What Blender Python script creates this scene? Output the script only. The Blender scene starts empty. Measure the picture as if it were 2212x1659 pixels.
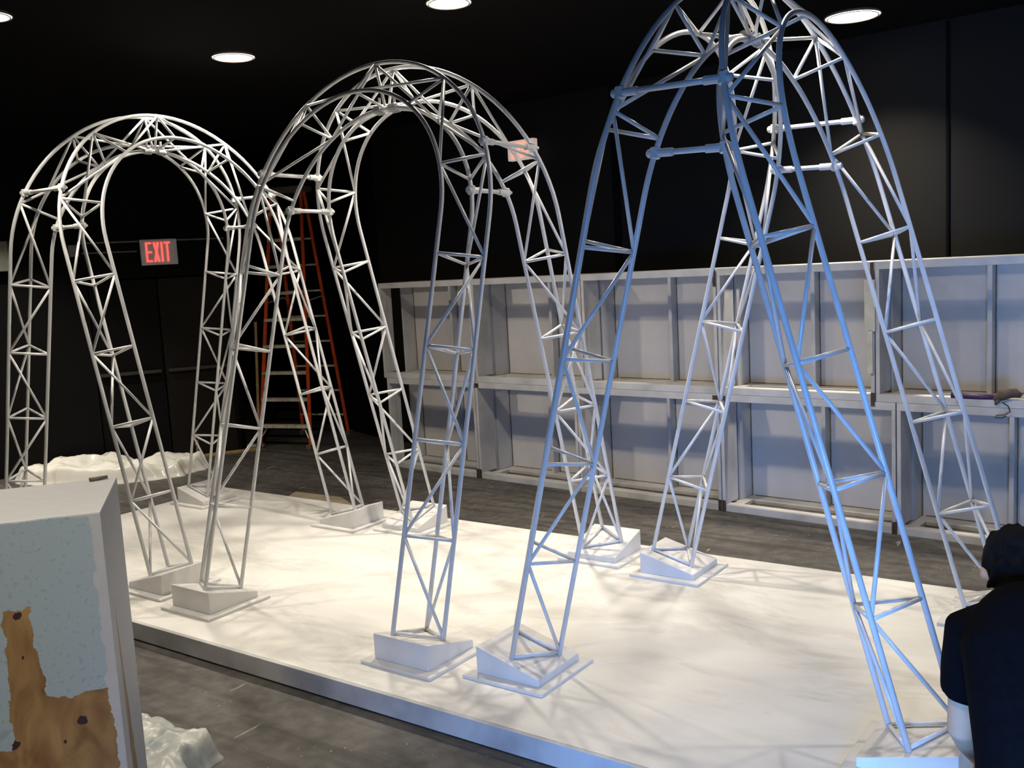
import bpy, bmesh, math, random
from mathutils import Vector, Matrix, Quaternion, noise
S = 0.70                       # one layout unit in metres (platform-aligned axes, z=0 on the platform top)
FL = -0.15                     # floor level in layout units
def V(x, y, z=0.0): return Vector((x*S, y*S, (z-FL)*S))
C = bpy.context.scene.collection
random.seed(7)
# ---------------------------------------------------------------- camera
cam = bpy.data.cameras.new('camera'); co = bpy.data.objects.new('camera', cam); C.objects.link(co)
RX, RD, RF = Vector((0.814937, 0.577042, -0.05385)), Vector((0.026521, -0.129951, -0.991166)), Vector((-0.578942, 0.80631, -0.121206))
M = Matrix.Identity(4)
for i in range(3):
    M[i][0] = RX[i]; M[i][1] = -RD[i]; M[i][2] = -RF[i]
M.translation = V(0, 0, 2.58329)
co.matrix_world = M
cam.sensor_width = 36; cam.lens = 36*2080.58/2212; cam.clip_start = 0.02
bpy.context.scene.camera = co
# ---------------------------------------------------------------- world, exposure
sc = bpy.context.scene
w = bpy.data.worlds.new('world'); sc.world = w; w.use_nodes = True
w.node_tree.nodes['Background'].inputs[0].default_value = (0.02, 0.022, 0.03, 1)
w.node_tree.nodes['Background'].inputs[1].default_value = 0.0
sc.view_settings.view_transform = 'Standard'; sc.view_settings.look = 'None'
sc.view_settings.exposure = 0.0; sc.view_settings.gamma = 1.0; sc.view_settings.use_curve_mapping = False
CEIL = 4.78
WARM = (1.0, 0.90, 0.76)
P_LAMP = 50.0
def area(name, loc, direction, shape, sx, sy, power, col, spread=180):
    l = bpy.data.lights.new(name, 'AREA'); l.shape = shape; l.size = sx; l.size_y = sy
    l.energy = power; l.color = col; l.spread = math.radians(spread)
    o = bpy.data.objects.new(name, l); C.objects.link(o)
    o.location = loc; o.rotation_euler = Vector(direction).to_track_quat('-Z', 'Y').to_euler()
    return o
# cool daylight behind the camera; unseen doorway added and shaped to carry it
FW_Y, OPEN_X0, OPEN_X1, OPEN_Z1 = -1.5, -0.4, 2.3, 1.55
area('daylight', V((OPEN_X0+OPEN_X1)/2, FW_Y-0.10, (OPEN_Z1+FL)/2), (0.02, 1, -0.25), 'RECTANGLE', (OPEN_X1-OPEN_X0)*S, (OPEN_Z1-FL)*S, 185, (0.15, 0.40, 1.0), 96)
# lamps of the ceiling: (x, y, diameter); the first four are in the picture, the last is added to light the platform front
LAMPS = [(-2.785, 9.815, 0.52), (-5.16, 6.58, 0.38), (-7.87, 6.53, 0.42), (-7.93, 4.16, 0.36),
         (-2.45, 6.50, 0.40), (0.25, 6.60, 0.40), (-12.90, 6.00, 0.40), (-1.30, 0.70, 0.40), (-5.20, 1.60, 0.40)]
LAMP_POWER = [36, 46, 48, 16, 28, 16, 48, 32, 21]
LAMP_SPREAD = [105, 128, 155, 105, 128, 128, 95, 110, 105]

# ---------------------------------------------------------------- helpers
def newmat(name):
    m = bpy.data.materials.new(name); m.use_nodes = True
    return m, m.node_tree.nodes, m.node_tree.links, m.node_tree.nodes['Principled BSDF']
def paint(name, col, rough=0.5, var=0.06, scale=6.0, metallic=0.0, bump=0.0, col2=None, spec=0.5):
    """painted surface: base colour broken by two octaves of noise, optional bump"""
    m, N, L, b = newmat(name)
    tc = N.new('ShaderNodeTexCoord'); nz = N.new('ShaderNodeTexNoise'); nz.inputs['Scale'].default_value = scale
    nz.inputs['Detail'].default_value = 6; L.new(tc.outputs['Object'], nz.inputs['Vector'])
    rp = N.new('ShaderNodeValToRGB'); L.new(nz.outputs['Fac'], rp.inputs[0])
    c2 = col2 or tuple(max(0, c*(1-var*3)) for c in col)
    rp.color_ramp.elements[0].position = 0.3; rp.color_ramp.elements[0].color = (*c2, 1)
    rp.color_ramp.elements[1].position = 0.62; rp.color_ramp.elements[1].color = (*col, 1)
    L.new(rp.outputs[0], b.inputs['Base Color'])
    b.inputs['Roughness'].default_value = rough; b.inputs['Metallic'].default_value = metallic
    b.inputs['Specular IOR Level'].default_value = spec
    if bump:
        bp = N.new('ShaderNodeBump'); bp.inputs['Strength'].default_value = bump; bp.inputs['Distance'].default_value = 0.01
        n2 = N.new('ShaderNodeTexNoise'); n2.inputs['Scale'].default_value = scale*8; n2.inputs['Detail'].default_value = 4
        L.new(tc.outputs['Object'], n2.inputs['Vector']); L.new(n2.outputs['Fac'], bp.inputs['Height']); L.new(bp.outputs[0], b.inputs['Normal'])
    return m
def emit(name, col, strength):
    m, N, L, b = newmat(name)
    b.inputs['Base Color'].default_value = (*[min(1, c) for c in col], 1)
    b.inputs['Emission Color'].default_value = (*col, 1); b.inputs['Emission Strength'].default_value = strength
    return m
def empty(name, loc, label=None, cat=None, group=None, rz=0.0):
    o = bpy.data.objects.new(name, None); C.objects.link(o); o.location = loc; o.rotation_euler = (0, 0, rz)
    o.empty_display_size = 0.1
    if label: o['label'] = label; o['category'] = cat
    if group: o['group'] = group
    return o
def obj(name, bm, mat, parent=None, origin=None, smooth=False, label=None, cat=None, group=None, kind=None):
    """link a bmesh (vertices in world coordinates, or local to parent when parent given with origin None)"""
    me = bpy.data.meshes.new(name)
    if origin is not None: bmesh.ops.translate(bm, verts=bm.verts, vec=-Vector(origin))
    bmesh.ops.recalc_face_normals(bm, faces=bm.faces)
    if smooth:
        for f in bm.faces: f.smooth = True
    bm.to_mesh(me); bm.free()
    me.materials.append(mat)
    o = bpy.data.objects.new(name, me); C.objects.link(o)
    if parent is not None: o.parent = parent
    elif origin is not None: o.location = origin
    if label: o['label'] = label
    if cat: o['category'] = cat
    if group: o['group'] = group
    if kind: o['kind'] = kind
    return o
def BM(): return bmesh.new()
def prism(bm, base, top):
    a = [bm.verts.new(p) for p in base]; b = [bm.verts.new(p) for p in top]; n = len(a)
    bm.faces.new(a[::-1]); bm.faces.new(b)
    for i in range(n): bm.faces.new((a[i], a[(i+1) % n], b[(i+1) % n], b[i]))
def box(bm, p, q, bevel=0.0, frame=None):
    """box between corners p,q in metres; frame = (origin, ex, ey) maps local to world"""
    (x0, y0, z0), (x1, y1, z1) = p, q
    pts = [(x0, y0), (x1, y0), (x1, y1), (x0, y1)]
    f = (lambda v: frame[0] + frame[1]*v[0] + frame[2]*v[1] + Vector((0, 0, v[2]))) if frame else Vector
    b2 = BM(); prism(b2, [f((x, y, z0)) for x, y in pts], [f((x, y, z1)) for x, y in pts])
    bmesh.ops.recalc_face_normals(b2, faces=b2.faces)
    if bevel: bmesh.ops.bevel(b2, geom=b2.edges[:], offset=bevel, segments=2, profile=0.6, affect='EDGES')
    merge(bm, b2)
def merge(bm, other):
    me = bpy.data.meshes.new('tmp'); other.to_mesh(me); other.free(); bm.from_mesh(me); bpy.data.meshes.remove(me)
def sweep(bm, pts, radii, seg=12, cap=True, flat=None):
    """tube along points; radii scalar/list/(rx,ry) tuples; parallel-transported frame"""
    pts = [Vector(p) for p in pts]; n = len(pts)
    if not isinstance(radii, (list,)): radii = [radii]*n
    tang = []
    for i in range(n):
        t = pts[min(i+1, n-1)] - pts[max(i-1, 0)]; tang.append(t.normalized())
    up = Vector(flat) if flat is not None else (Vector((0, 0, 1)) if abs(tang[0].z) < 0.9 else Vector((1, 0, 0)))
    a = (up - tang[0]*up.dot(tang[0])).normalized(); rings = []
    for i in range(n):
        a = (a - tang[i]*a.dot(tang[i])).normalized(); b = tang[i].cross(a)
        r = radii[i]; ra, rb = r if isinstance(r, tuple) else (r, r)
        rings.append([bm.verts.new(pts[i] + a*ra*math.cos(2*math.pi*k/seg) + b*rb*math.sin(2*math.pi*k/seg)) for k in range(seg)])
    for i in range(n-1):
        for k in range(seg):
            bm.faces.new((rings[i][k], rings[i][(k+1) % seg], rings[i+1][(k+1) % seg], rings[i+1][k]))
    if cap: bm.faces.new(rings[0][::-1]); bm.faces.new(rings[-1])
def disc_ring(bm, c, prof, seg=40):
    """lathe of (r, z) profile about vertical axis through c"""
    rings = []
    for r, z in prof: rings.append([bm.verts.new(Vector(c)+Vector((r*math.cos(2*math.pi*k/seg), r*math.sin(2*math.pi*k/seg), z))) for k in range(seg)])
    for i in range(len(rings)-1):
        for k in range(seg): bm.faces.new((rings[i][k], rings[i][(k+1) % seg], rings[i+1][(k+1) % seg], rings[i+1][k]))
    return rings
def bake(o, mods):
    """apply modifiers and keep the plain mesh"""
    for kind, kw in mods:
        m = o.modifiers.new(kind.lower(), kind)
        for k, v in kw.items(): setattr(m, k, v)
    dg = bpy.context.evaluated_depsgraph_get(); dg.update()
    me = bpy.data.meshes.new_from_object(o.evaluated_get(dg)); old = o.data
    o.modifiers.clear(); o.data = me
    for p in me.polygons: p.use_smooth = True
    bpy.data.meshes.remove(old)

# ---------------------------------------------------------------- materials
m_black = paint('black_wall_paint', (0.0042, 0.0040, 0.0038), 0.85, 0.1, 1.2, bump=0.1, spec=0.15)
m_wall = paint('dark_wall_paint', (0.0125, 0.0118, 0.0105), 0.85, 0.08, 0.9, bump=0.1, spec=0.15)
m_ceil = paint('black_ceiling_paint', (0.003, 0.003, 0.0034), 0.95, 0.1, 1.5, spec=0.1)
m_door = paint('black_door_paint', (0.004, 0.0037, 0.0036), 0.7, 0.1, 2.0, spec=0.15)
m_doorb = paint('brown_black_door', (0.012, 0.0092, 0.0068), 0.7, 0.1, 2.0, spec=0.2)
m_tube = paint('white_tube_paint', (0.72, 0.73, 0.74), 0.28, 0.04, 9.0)
m_clamp = paint('grey_clamp_metal', (0.55, 0.56, 0.58), 0.3, 0.1, 30.0, metallic=0.3)
m_block = paint('white_block_paint', (0.74, 0.73, 0.71), 0.45, 0.04, 5.0, bump=0.12)
m_flatw = paint('worn_white_lumber', (0.52, 0.505, 0.485), 0.55, 0.10, 4.0, bump=0.15)
m_panel = paint('lavender_grey_sheet', (0.54, 0.50, 0.455), 0.75, 0.05, 2.5)
m_plate = paint('rusty_dark_plate', (0.09, 0.06, 0.045), 0.5, 0.2, 25.0, metallic=0.4)
m_glue = paint('olive_glue_line', (0.16, 0.13, 0.05), 0.7, 0.15, 20.0)
m_orange = paint('orange_fibreglass', (0.95, 0.13, 0.028), 0.4, 0.08, 10.0)
m_tread = paint('paint_spattered_tread', (0.74, 0.69, 0.55), 0.55, 0.15, 18.0)
m_capgrey = paint('dark_grey_plastic', (0.16, 0.14, 0.12), 0.5, 0.1, 10.0)
m_pole = paint('pale_wood_pole', (0.50, 0.34, 0.16), 0.5, 0.1, 8.0)
m_signw = paint('exit_sign_housing', (0.72, 0.73, 0.78), 0.35, 0.05, 8.0)
m_red = emit('exit_letter_red', (1.0, 0.075, 0.06), 2.0)
m_red2 = emit('exit_letter_red_bright', (1.0, 0.25, 0.16), 1.5)
m_signlit = emit('lit_sign_face', (1.0, 0.80, 0.70), 0.40)
m_lens = emit('lamp_lens', (1.0, 0.96, 0.86), 9.0)
m_ring = paint('lamp_trim_ring', (0.25, 0.20, 0.15), 0.4, 0.1, 20.0)
m_bar = paint('dark_door_bar', (0.035, 0.030, 0.024), 0.5, 0.1, 12.0)
m_pipe = paint('grey_conduit', (0.16, 0.15, 0.14), 0.35, 0.1, 12.0, metallic=0.5)
m_box = paint('beige_device_box', (0.24, 0.25, 0.20), 0.5, 0.08, 10.0)
m_card = paint('tan_paper', (0.30, 0.25, 0.17), 0.8, 0.1, 6.0)
m_plank = paint('tan_wood_plank', (0.46, 0.31, 0.12), 0.6, 0.12, 6.0)
m_tarp = paint('white_plastic_film', (0.80, 0.79, 0.73), 0.22, 0.03, 4.0)
_r = [n for n in m_tarp.node_tree.nodes if n.type == 'VALTORGB'][0].color_ramp.elements      # rare yellowish stains
_r[0].position = 0.24; _r[0].color = (0.55, 0.43, 0.17, 1); _r[1].position = 0.37
m_purple = paint('purple_grip', (0.055, 0.018, 0.085), 0.5, 0.15, 20.0)
m_brown = paint('tan_brown_lump', (0.12, 0.078, 0.055), 0.8, 0.15, 30.0)
m_wire = paint('dark_wire', (0.03, 0.03, 0.035), 0.4, 0.1, 30.0)
m_skin = paint('skin', (0.74, 0.45, 0.29), 0.5, 0.04, 12.0)
m_hair = paint('black_hair', (0.005, 0.0045, 0.0045), 0.7, 0.2, 60.0, bump=0.6, spec=0.12)
m_shirt = paint('black_cotton', (0.0035, 0.0035, 0.005), 0.9, 0.1, 40.0, bump=0.2, spec=0.06)
m_pants = paint('dark_trousers', (0.020, 0.022, 0.032), 0.85, 0.1, 40.0, bump=0.2)
m_shoe = paint('dark_shoe', (0.02, 0.02, 0.02), 0.5, 0.1, 20.0)
m_sole = paint('pale_sole', (0.4, 0.4, 0.38), 0.6, 0.1, 20.0)

def floor_material():
    m, N, L, b = newmat('dusty_black_concrete')
    tc = N.new('ShaderNodeTexCoord')
    def nz(scale, detail=6, vec=None, dist=0.0):
        n = N.new('ShaderNodeTexNoise'); n.inputs['Scale'].default_value = scale; n.inputs['Detail'].default_value = detail
        n.inputs['Distortion'].default_value = dist; L.new(vec or tc.outputs['Object'], n.inputs['Vector']); return n.outputs['Fac']
    def ramp(fac, stops):
        r = N.new('ShaderNodeValToRGB'); L.new(fac, r.inputs[0]); e = r.color_ramp.elements
        while len(e) < len(stops): e.new(0.5)
        for k, (p, c) in enumerate(stops): e[k].position = p; e[k].color = (*c, 1)
        return r.outputs[0]
    def mix(f, a, c):
        x = N.new('ShaderNodeMix'); x.data_type = 'RGBA'
        if isinstance(f, float): x.inputs[0].default_value = f
        else: L.new(f, x.inputs[0])
        L.new(a, x.inputs[6])
        if isinstance(c, tuple): x.inputs[7].default_value = (*c, 1)
        else: L.new(c, x.inputs[7])
        return x.outputs[2]
    base = ramp(nz(1.6, 8), [(0.30, (0.034, 0.030, 0.026)), (0.52, (0.080, 0.074, 0.066)), (0.75, (0.160, 0.148, 0.130))])
    fine = ramp(nz(14, 8), [(0.35, (0.038, 0.035, 0.032)), (0.65, (0.14, 0.132, 0.12))])
    c = mix(0.4, base, fine)
    # long worn scuffs running with the room
    mp = N.new('ShaderNodeMapping'); mp.inputs['Scale'].default_value = (0.9, 7.0, 1); mp.inputs['Rotation'].default_value = (0, 0, 0.12)
    L.new(tc.outputs['Object'], mp.inputs[0])
    sc_ = ramp(nz(1.6, 5, mp.outputs[0]), [(0.48, (0, 0, 0)), (0.66, (0.65, 0.65, 0.65))])
    c = mix(sc_, c, (0.028, 0.024, 0.020))
    # white paint drips and dusty spots
    sp = ramp(nz(38, 3), [(0.715, (0, 0, 0)), (0.74, (1, 1, 1))])
    c = mix(sp, c, (0.55, 0.54, 0.50))
    mp2 = N.new('ShaderNodeMapping'); mp2.inputs['Scale'].default_value = (9.0, 1.6, 1); mp2.inputs['Rotation'].default_value = (0, 0, 0.75)
    L.new(tc.outputs['Object'], mp2.inputs[0])
    st = ramp(nz(1.5, 3, mp2.outputs[0]), [(0.70, (0, 0, 0)), (0.73, (0.7, 0.7, 0.7))])
    c = mix(st, c, (0.42, 0.39, 0.35))
    L.new(c, b.inputs['Base Color'])
    b.inputs['Roughness'].default_value = 0.62
    bp = N.new('ShaderNodeBump'); bp.inputs['Strength'].default_value = 0.25; bp.inputs['Distance'].default_value = 0.01
    L.new(nz(60, 5), bp.inputs['Height']); L.new(bp.outputs[0], b.inputs['Normal'])
    return m
m_floor = floor_material()
def deck_material():
    m, N, L, b = newmat('brushed_white_deck')
    tc = N.new('ShaderNodeTexCoord'); mp = N.new('ShaderNodeMapping'); mp.inputs['Scale'].default_value = (1.0, 2.2, 1.0)
    mp.inputs['Rotation'].default_value = (0, 0, 0.25)
    L.new(tc.outputs['Object'], mp.inputs[0])
    n = N.new('ShaderNodeTexNoise'); n.inputs['Scale'].default_value = 2.2; n.inputs['Detail'].default_value = 8; n.inputs['Distortion'].default_value = 0.6
    L.new(mp.outputs[0], n.inputs['Vector'])
    r = N.new('ShaderNodeValToRGB'); L.new(n.outputs['Fac'], r.inputs[0])
    r.color_ramp.elements[0].position = 0.26; r.color_ramp.elements[0].color = (0.70, 0.685, 0.645, 1)
    r.color_ramp.elements[1].position = 0.58; r.color_ramp.elements[1].color = (0.80, 0.785, 0.745, 1)
    n2 = N.new('ShaderNodeTexNoise'); n2.inputs['Scale'].default_value = 0.9; n2.inputs['Detail'].default_value = 9; n2.inputs['Roughness'].default_value = 0.68; n2.inputs['Distortion'].default_value = 0.8
    L.new(mp.outputs[0], n2.inputs['Vector'])
    r2 = N.new('ShaderNodeValToRGB'); L.new(n2.outputs['Fac'], r2.inputs[0])
    r2.color_ramp.elements[0].position = 0.30; r2.color_ramp.elements[0].color = (0.66, 0.65, 0.63, 1)
    r2.color_ramp.elements[1].position = 0.50; r2.color_ramp.elements[1].color = (1, 1, 1, 1)
    mx = N.new('ShaderNodeMix'); mx.data_type = 'RGBA'; mx.blend_type = 'MULTIPLY'; mx.inputs[0].default_value = 1.0
    L.new(r.outputs[0], mx.inputs[6]); L.new(r2.outputs[0], mx.inputs[7])
    L.new(mx.outputs[2], b.inputs['Base Color']); b.inputs['Roughness'].default_value = 0.5
    bp = N.new('ShaderNodeBump'); bp.inputs['Strength'].default_value = 0.1; bp.inputs['Distance'].default_value = 0.01
    L.new(n.outputs['Fac'], bp.inputs['Height']); L.new(bp.outputs[0], b.inputs['Normal'])
    return m
m_deck = deck_material()

# ---------------------------------------------------------------- the room shell
bm = BM(); box(bm, V(-17, -4, FL) - Vector((0, 0, 0.1)), V(5.6, 14, FL)); obj('floor', bm, m_floor, origin=V(-6.5, 4.5, FL), kind='structure')
bm = BM(); box(bm, V(-17, -4, CEIL+0.022), V(5.6, 14, CEIL+0.3)); obj('ceiling', bm, m_ceil, origin=V(-6.5, 5, CEIL), kind='structure')
def wall(name, a, b, z0, z1, mat, th=0.14, kind='structure'):
    """vertical slab on the line a->b, thickness on its left side"""
    A, B = V(*a, z0), V(*b, z0); d = (B-A).normalized(); n = Vector((-d.y, d.x, 0))*th*S; h = Vector((0, 0, (z1-z0)*S))
    bm = BM(); prism(bm, [A, B, B+n, A+n], [A+h, B+h, B+n+h, A+n+h]); return obj(name, bm, mat, origin=A, kind=kind)
TOPZ = CEIL+0.1
BW0, BW1 = (-10.75, 11.50), (5.6, 10.108)                # main back wall, behind the flats
wall('wall_back', BW1, BW0, FL, TOPZ, m_wall, -0.14)
wall('wall_corner', BW0, (-14.2, 12.75), FL, TOPZ, m_black, -0.14)
LW0, LWd = Vector((-13.17, 9.01)), Vector((0.53, 0.848)).normalized()
def lw(t, off=0.0):                                     # point on the left wall, t along it, off into the room
    return (LW0.x + LWd.x*t + LWd.y*off, LW0.y + LWd.y*t - LWd.x*off)
DT0, DT1 = -0.95, 1.10                                   # door opening along the left wall
wall('wall_left', lw(-9), lw(DT0), FL, TOPZ, m_black)
wall('wall_left_end', lw(DT1), lw(1.18), FL, TOPZ, m_black)
wall('wall_left_head', lw(DT0), lw(DT1), 2.72, TOPZ, m_black)
wall('wall_left_return', lw(1.18), lw(1.18, -3.0), FL, TOPZ, m_black)
wall('wall_right', (5.45, FW_Y), (5.45, 10.3), FL, TOPZ, m_black, -0.14)
wall('wall_front', (-17, FW_Y), (OPEN_X0, FW_Y), FL, TOPZ, m_black, -0.14)
wall('wall_front_right', (OPEN_X1, FW_Y), (5.6, FW_Y), FL, TOPZ, m_black, -0.14)
wall('wall_front_head', (OPEN_X0, FW_Y), (OPEN_X1, FW_Y), OPEN_Z1, TOPZ, m_black, -0.14)
wall('wall_far_left', (-16.9, -4), (-16.9, 14), FL, TOPZ, m_black)
# the pair of dark doors below the exit sign
def door_leaf(name, t0, t1, mat, label):
    fr = (V(*lw(0), FL), Vector((LWd.x, LWd.y, 0)), Vector((-LWd.y, LWd.x, 0)))
    bm = BM(); box(bm, (t0*S, 0.02, 0.01), (t1*S, 0.065, 2.84*S), 0.004, fr)
    d = obj(name, bm, mat, origin=V(*lw((t0+t1)/2), FL), kind='structure')
    bm = BM(); box(bm, (t0*S+0.03, -0.035, 1.385*S), (t1*S-0.03, 0.03, 1.415*S+0.012), 0.004, fr)
    obj('push_bar', bm, m_bar, parent=d, origin=V(*lw((t0+t1)/2), FL))
    return d
door_leaf('door_1', DT0+0.01, 0.03, m_door, '')
door_leaf('door_2', 0.05, DT1-0.01, m_doorb, '')
# seams of the back wall: dark vertical conduits
def on_back(x, off=0.0):
    d = Vector((BW1[0]-BW0[0], BW1[1]-BW0[1])).normalized(); y = BW0[1] + (x-BW0[0])*d.y/d.x
    return (x - off*(-d.y), y - off*d.x) if False else (x + off*d.y, y - off*d.x)
for k, (x, wd) in enumerate([(-6.15, 0.10), (-2.12, 0.03)]):
    bm = BM(); fr = (V(*on_back(x), FL), Vector((0.9964, -0.0848, 0)), Vector((0.0848, 0.9964, 0)))
    box(bm, (-wd*S/2, -0.018, 0), (wd*S/2, 0.0, (CEIL-FL)*S), 0.003, fr)
    obj('trim_%d' % (k+1), bm, m_ceil, origin=V(*on_back(x), FL), kind='structure')

# ---------------------------------------------------------------- ceiling lamps
LAMP_LABEL = ['largest round bright ceiling lamp, at upper right before the back wall',
              'round bright ceiling lamp cut by the top edge above the middle arch cage',
              'round bright ceiling lamp hanging high behind the gap between left and middle cages',
              'small bright ceiling lamp cut off at the upper left corner']
for k, (x, y, dia) in enumerate(LAMPS):
    c = V(x, y, CEIL); r = dia*S/2
    if k < 4: lab = LAMP_LABEL[k]
    else:
        lab = ['round ceiling lamp above the right cage, outside the picture', 'round ceiling lamp beyond the right end of the platform, outside the picture',
               'round ceiling lamp beyond the left end of the platform, outside the picture',
               'round ceiling lamp above the camera, outside the picture', 'round ceiling lamp left of the plinth, added unseen to light the platform front'][k-4]
    t = empty('ceiling_lamp', c, lab, 'ceiling lamp', 'round ceiling downlights')
    bm = BM(); rings = disc_ring(bm, (0, 0, 0), [(r*0.97, 0.015), (r*1.02, 0.011), (r*1.025, 0.003), (r*1.0, 0.0), (r*0.97, 0.003), (r*0.955, 0.011)])
    obj('trim_ring', bm, m_ring, parent=t, smooth=True)
    bm = BM(); rg = disc_ring(bm, (0, 0, 0), [(r*0.97, 0.006), (r*0.6, 0.002), (r*0.2, 0.0)]); bm.faces.new(rg[-1])
    obj('lens', bm, m_lens, parent=t, smooth=True)
    bm = BM(); sweep(bm, [(r*0.90*math.cos(a), r*0.90*math.sin(a), -0.001) for a in [i*2*math.pi/40 for i in range(41)]], 0.004, 6, cap=False)
    obj('retaining_ring', bm, m_ring, parent=t, smooth=True)
    lo = area('lamp_light', c + Vector((0, 0, 0.012)), (0, 0, -1), 'DISK', r*1.0, r*1.0, LAMP_POWER[k], WARM, LAMP_SPREAD[k])
    lo.parent = t; lo.location = (0, 0, -0.012)

# ---------------------------------------------------------------- platform
PX0, PX1, PY0, PY1 = -10.02, -0.62, 4.10, 7.58
m_fascia = paint('scuffed_dimmed_fascia', (0.58, 0.58, 0.59), 0.5, 0.16, 3.0, bump=0.15)  # scuffed paint; its grey is put in to dim the daylight on this side
t = empty('stage_platform', V((PX0+PX1)/2, (PY0+PY1)/2, FL), 'long low white painted platform carrying the three arch cages', 'platform')
bm = BM(); box(bm, V(PX0, PY0+0.03, FL), V(PX1, PY1, 0.0), 0.004); obj('deck', bm, m_deck, parent=t, origin=t.location)
bm = BM(); box(bm, V(PX0, PY0, FL+0.012), V(PX1, PY0+0.03, -0.0006), 0.003); obj('front_board', bm, m_fascia, parent=t, origin=t.location)['label'] = 'scuffed front board, greyed to dim the daylight on it'

# ---------------------------------------------------------------- arch cages (all dimensions fitted to the photo)
RO, RC, NA, NC, NO, SPL, KY, VARC, PHI6, AL, D0 = 1.29056, 0.99941, 0.1962, -0.15468, 0.0174, -0.00231, 1.01981, 2.89501, 0.96464, 0.26456, 1.18593
HB = 0.15
VL = [0.0, 0.64359, 1.29632, 1.94511, 2.59548, 3.24221]; V5 = {'A': 0.0, 'O': 0.10039, 'C': -0.00648}
RAD = {'A': 1.0, 'C': RC, 'O': RO}; NN = {'A': NA, 'C': NC, 'O': NO}
TUBE, ROD = 0.0112, 0.0082                               # metres
ARCH = {'1L': (-8.383, 5.886, 'x', 1, -.00115, -.01425, -.00999), '1R': (-8.383, 5.886, 'x', -1, .00145, -.01446, .00969),
        '2F': (-5.332, 5.924, 'y', 1, .00438, .03779, .01204), '2B': (-5.332, 5.924, 'y', -1, .00609, .03752, -.01203),
        '3L': (-2.275, 5.941, 'x', 1, -.01195, -.0233, -.00431), '3R': (-2.275, 5.941, 'x', -1, .00118, -.02339, .00377)}
def chord_uv(ch, v=None, phi=None):
    r = RAD[ch]
    if phi is not None: return r*math.cos(phi), VARC + r*KY*math.sin(phi)
    if v <= VARC: return r + SPL*(VARC-v), v
    s = min(1, (v-VARC)/(r*KY)); return r*math.sqrt(max(0, 1-s*s)), v
def place(a, u, v, n):
    cx, cy, ax, sg, da, dD, du = ARCH[a]; al = AL+da; D = D0+dD
    le = -D + v*math.sin(al) - n*math.cos(al); z = HB + v*math.cos(al) + n*math.sin(al); sp = u+du
    return V(cx+sg*le, cy+sp, z) if ax == 'x' else V(cx+sp, cy+sg*le, z)
def node(a, side, lv, ch):
    if lv <= 5: u, v = chord_uv(ch, v=VL[lv] + (V5[ch] if lv == 5 else 0))
    else: u, v = chord_uv(ch, phi=PHI6 if lv == 6 else math.pi/2)
    return place(a, side*u, v, NN[ch])
def chord_pts(a, ch, n=44):
    pts = []
    u0, v0 = chord_uv(ch, v=-0.055); pts.append(place(a, -u0, v0, NN[ch])); pts.append(place(a, -chord_uv(ch, v=VARC*0.5)[0], VARC*0.5, NN[ch]))
    for i in range(n+1):
        ph = math.pi - math.pi*i/n; u, v = RAD[ch]*math.cos(ph), VARC + RAD[ch]*KY*math.sin(ph); pts.append(place(a, u, v, NN[ch]))
    pts.append(place(a, chord_uv(ch, v=VARC*0.5)[0], VARC*0.5, NN[ch])); pts.append(place(a, u0, v0, NN[ch]))
    return pts
def clamp(bmx, c, d, r=0.021, l=0.05):
    d = d.normalized(); sweep(bmx, [c-d*l/2, c-d*l/2*0.9, c+d*l/2*0.9, c+d*l/2], [r*0.85, r, r, r*0.85], 10)
    side = d.orthogonal().normalized(); sweep(bmx, [c+side*r*0.6, c+side*(r+0.014)], 0.006, 6)
def rod(name, p, q, r, t, mat=m_tube):
    bm = BM(); sweep(bm, [p, q], r, 8); return obj(name, bm, mat, parent=t, origin=t.location, smooth=False)
CAGE_LABEL = {'1': 'pale grey metal truss arch cage farthest left, before the door with exit sign',
              '2': 'white metal truss arch cage in the middle of the platform, between the others',
              '3': 'bluish white metal truss arch cage at right, whose top runs out of the picture'}
def smooth_sides(o):
    for p in o.data.polygons: p.use_smooth = len(p.vertices) == 4
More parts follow.
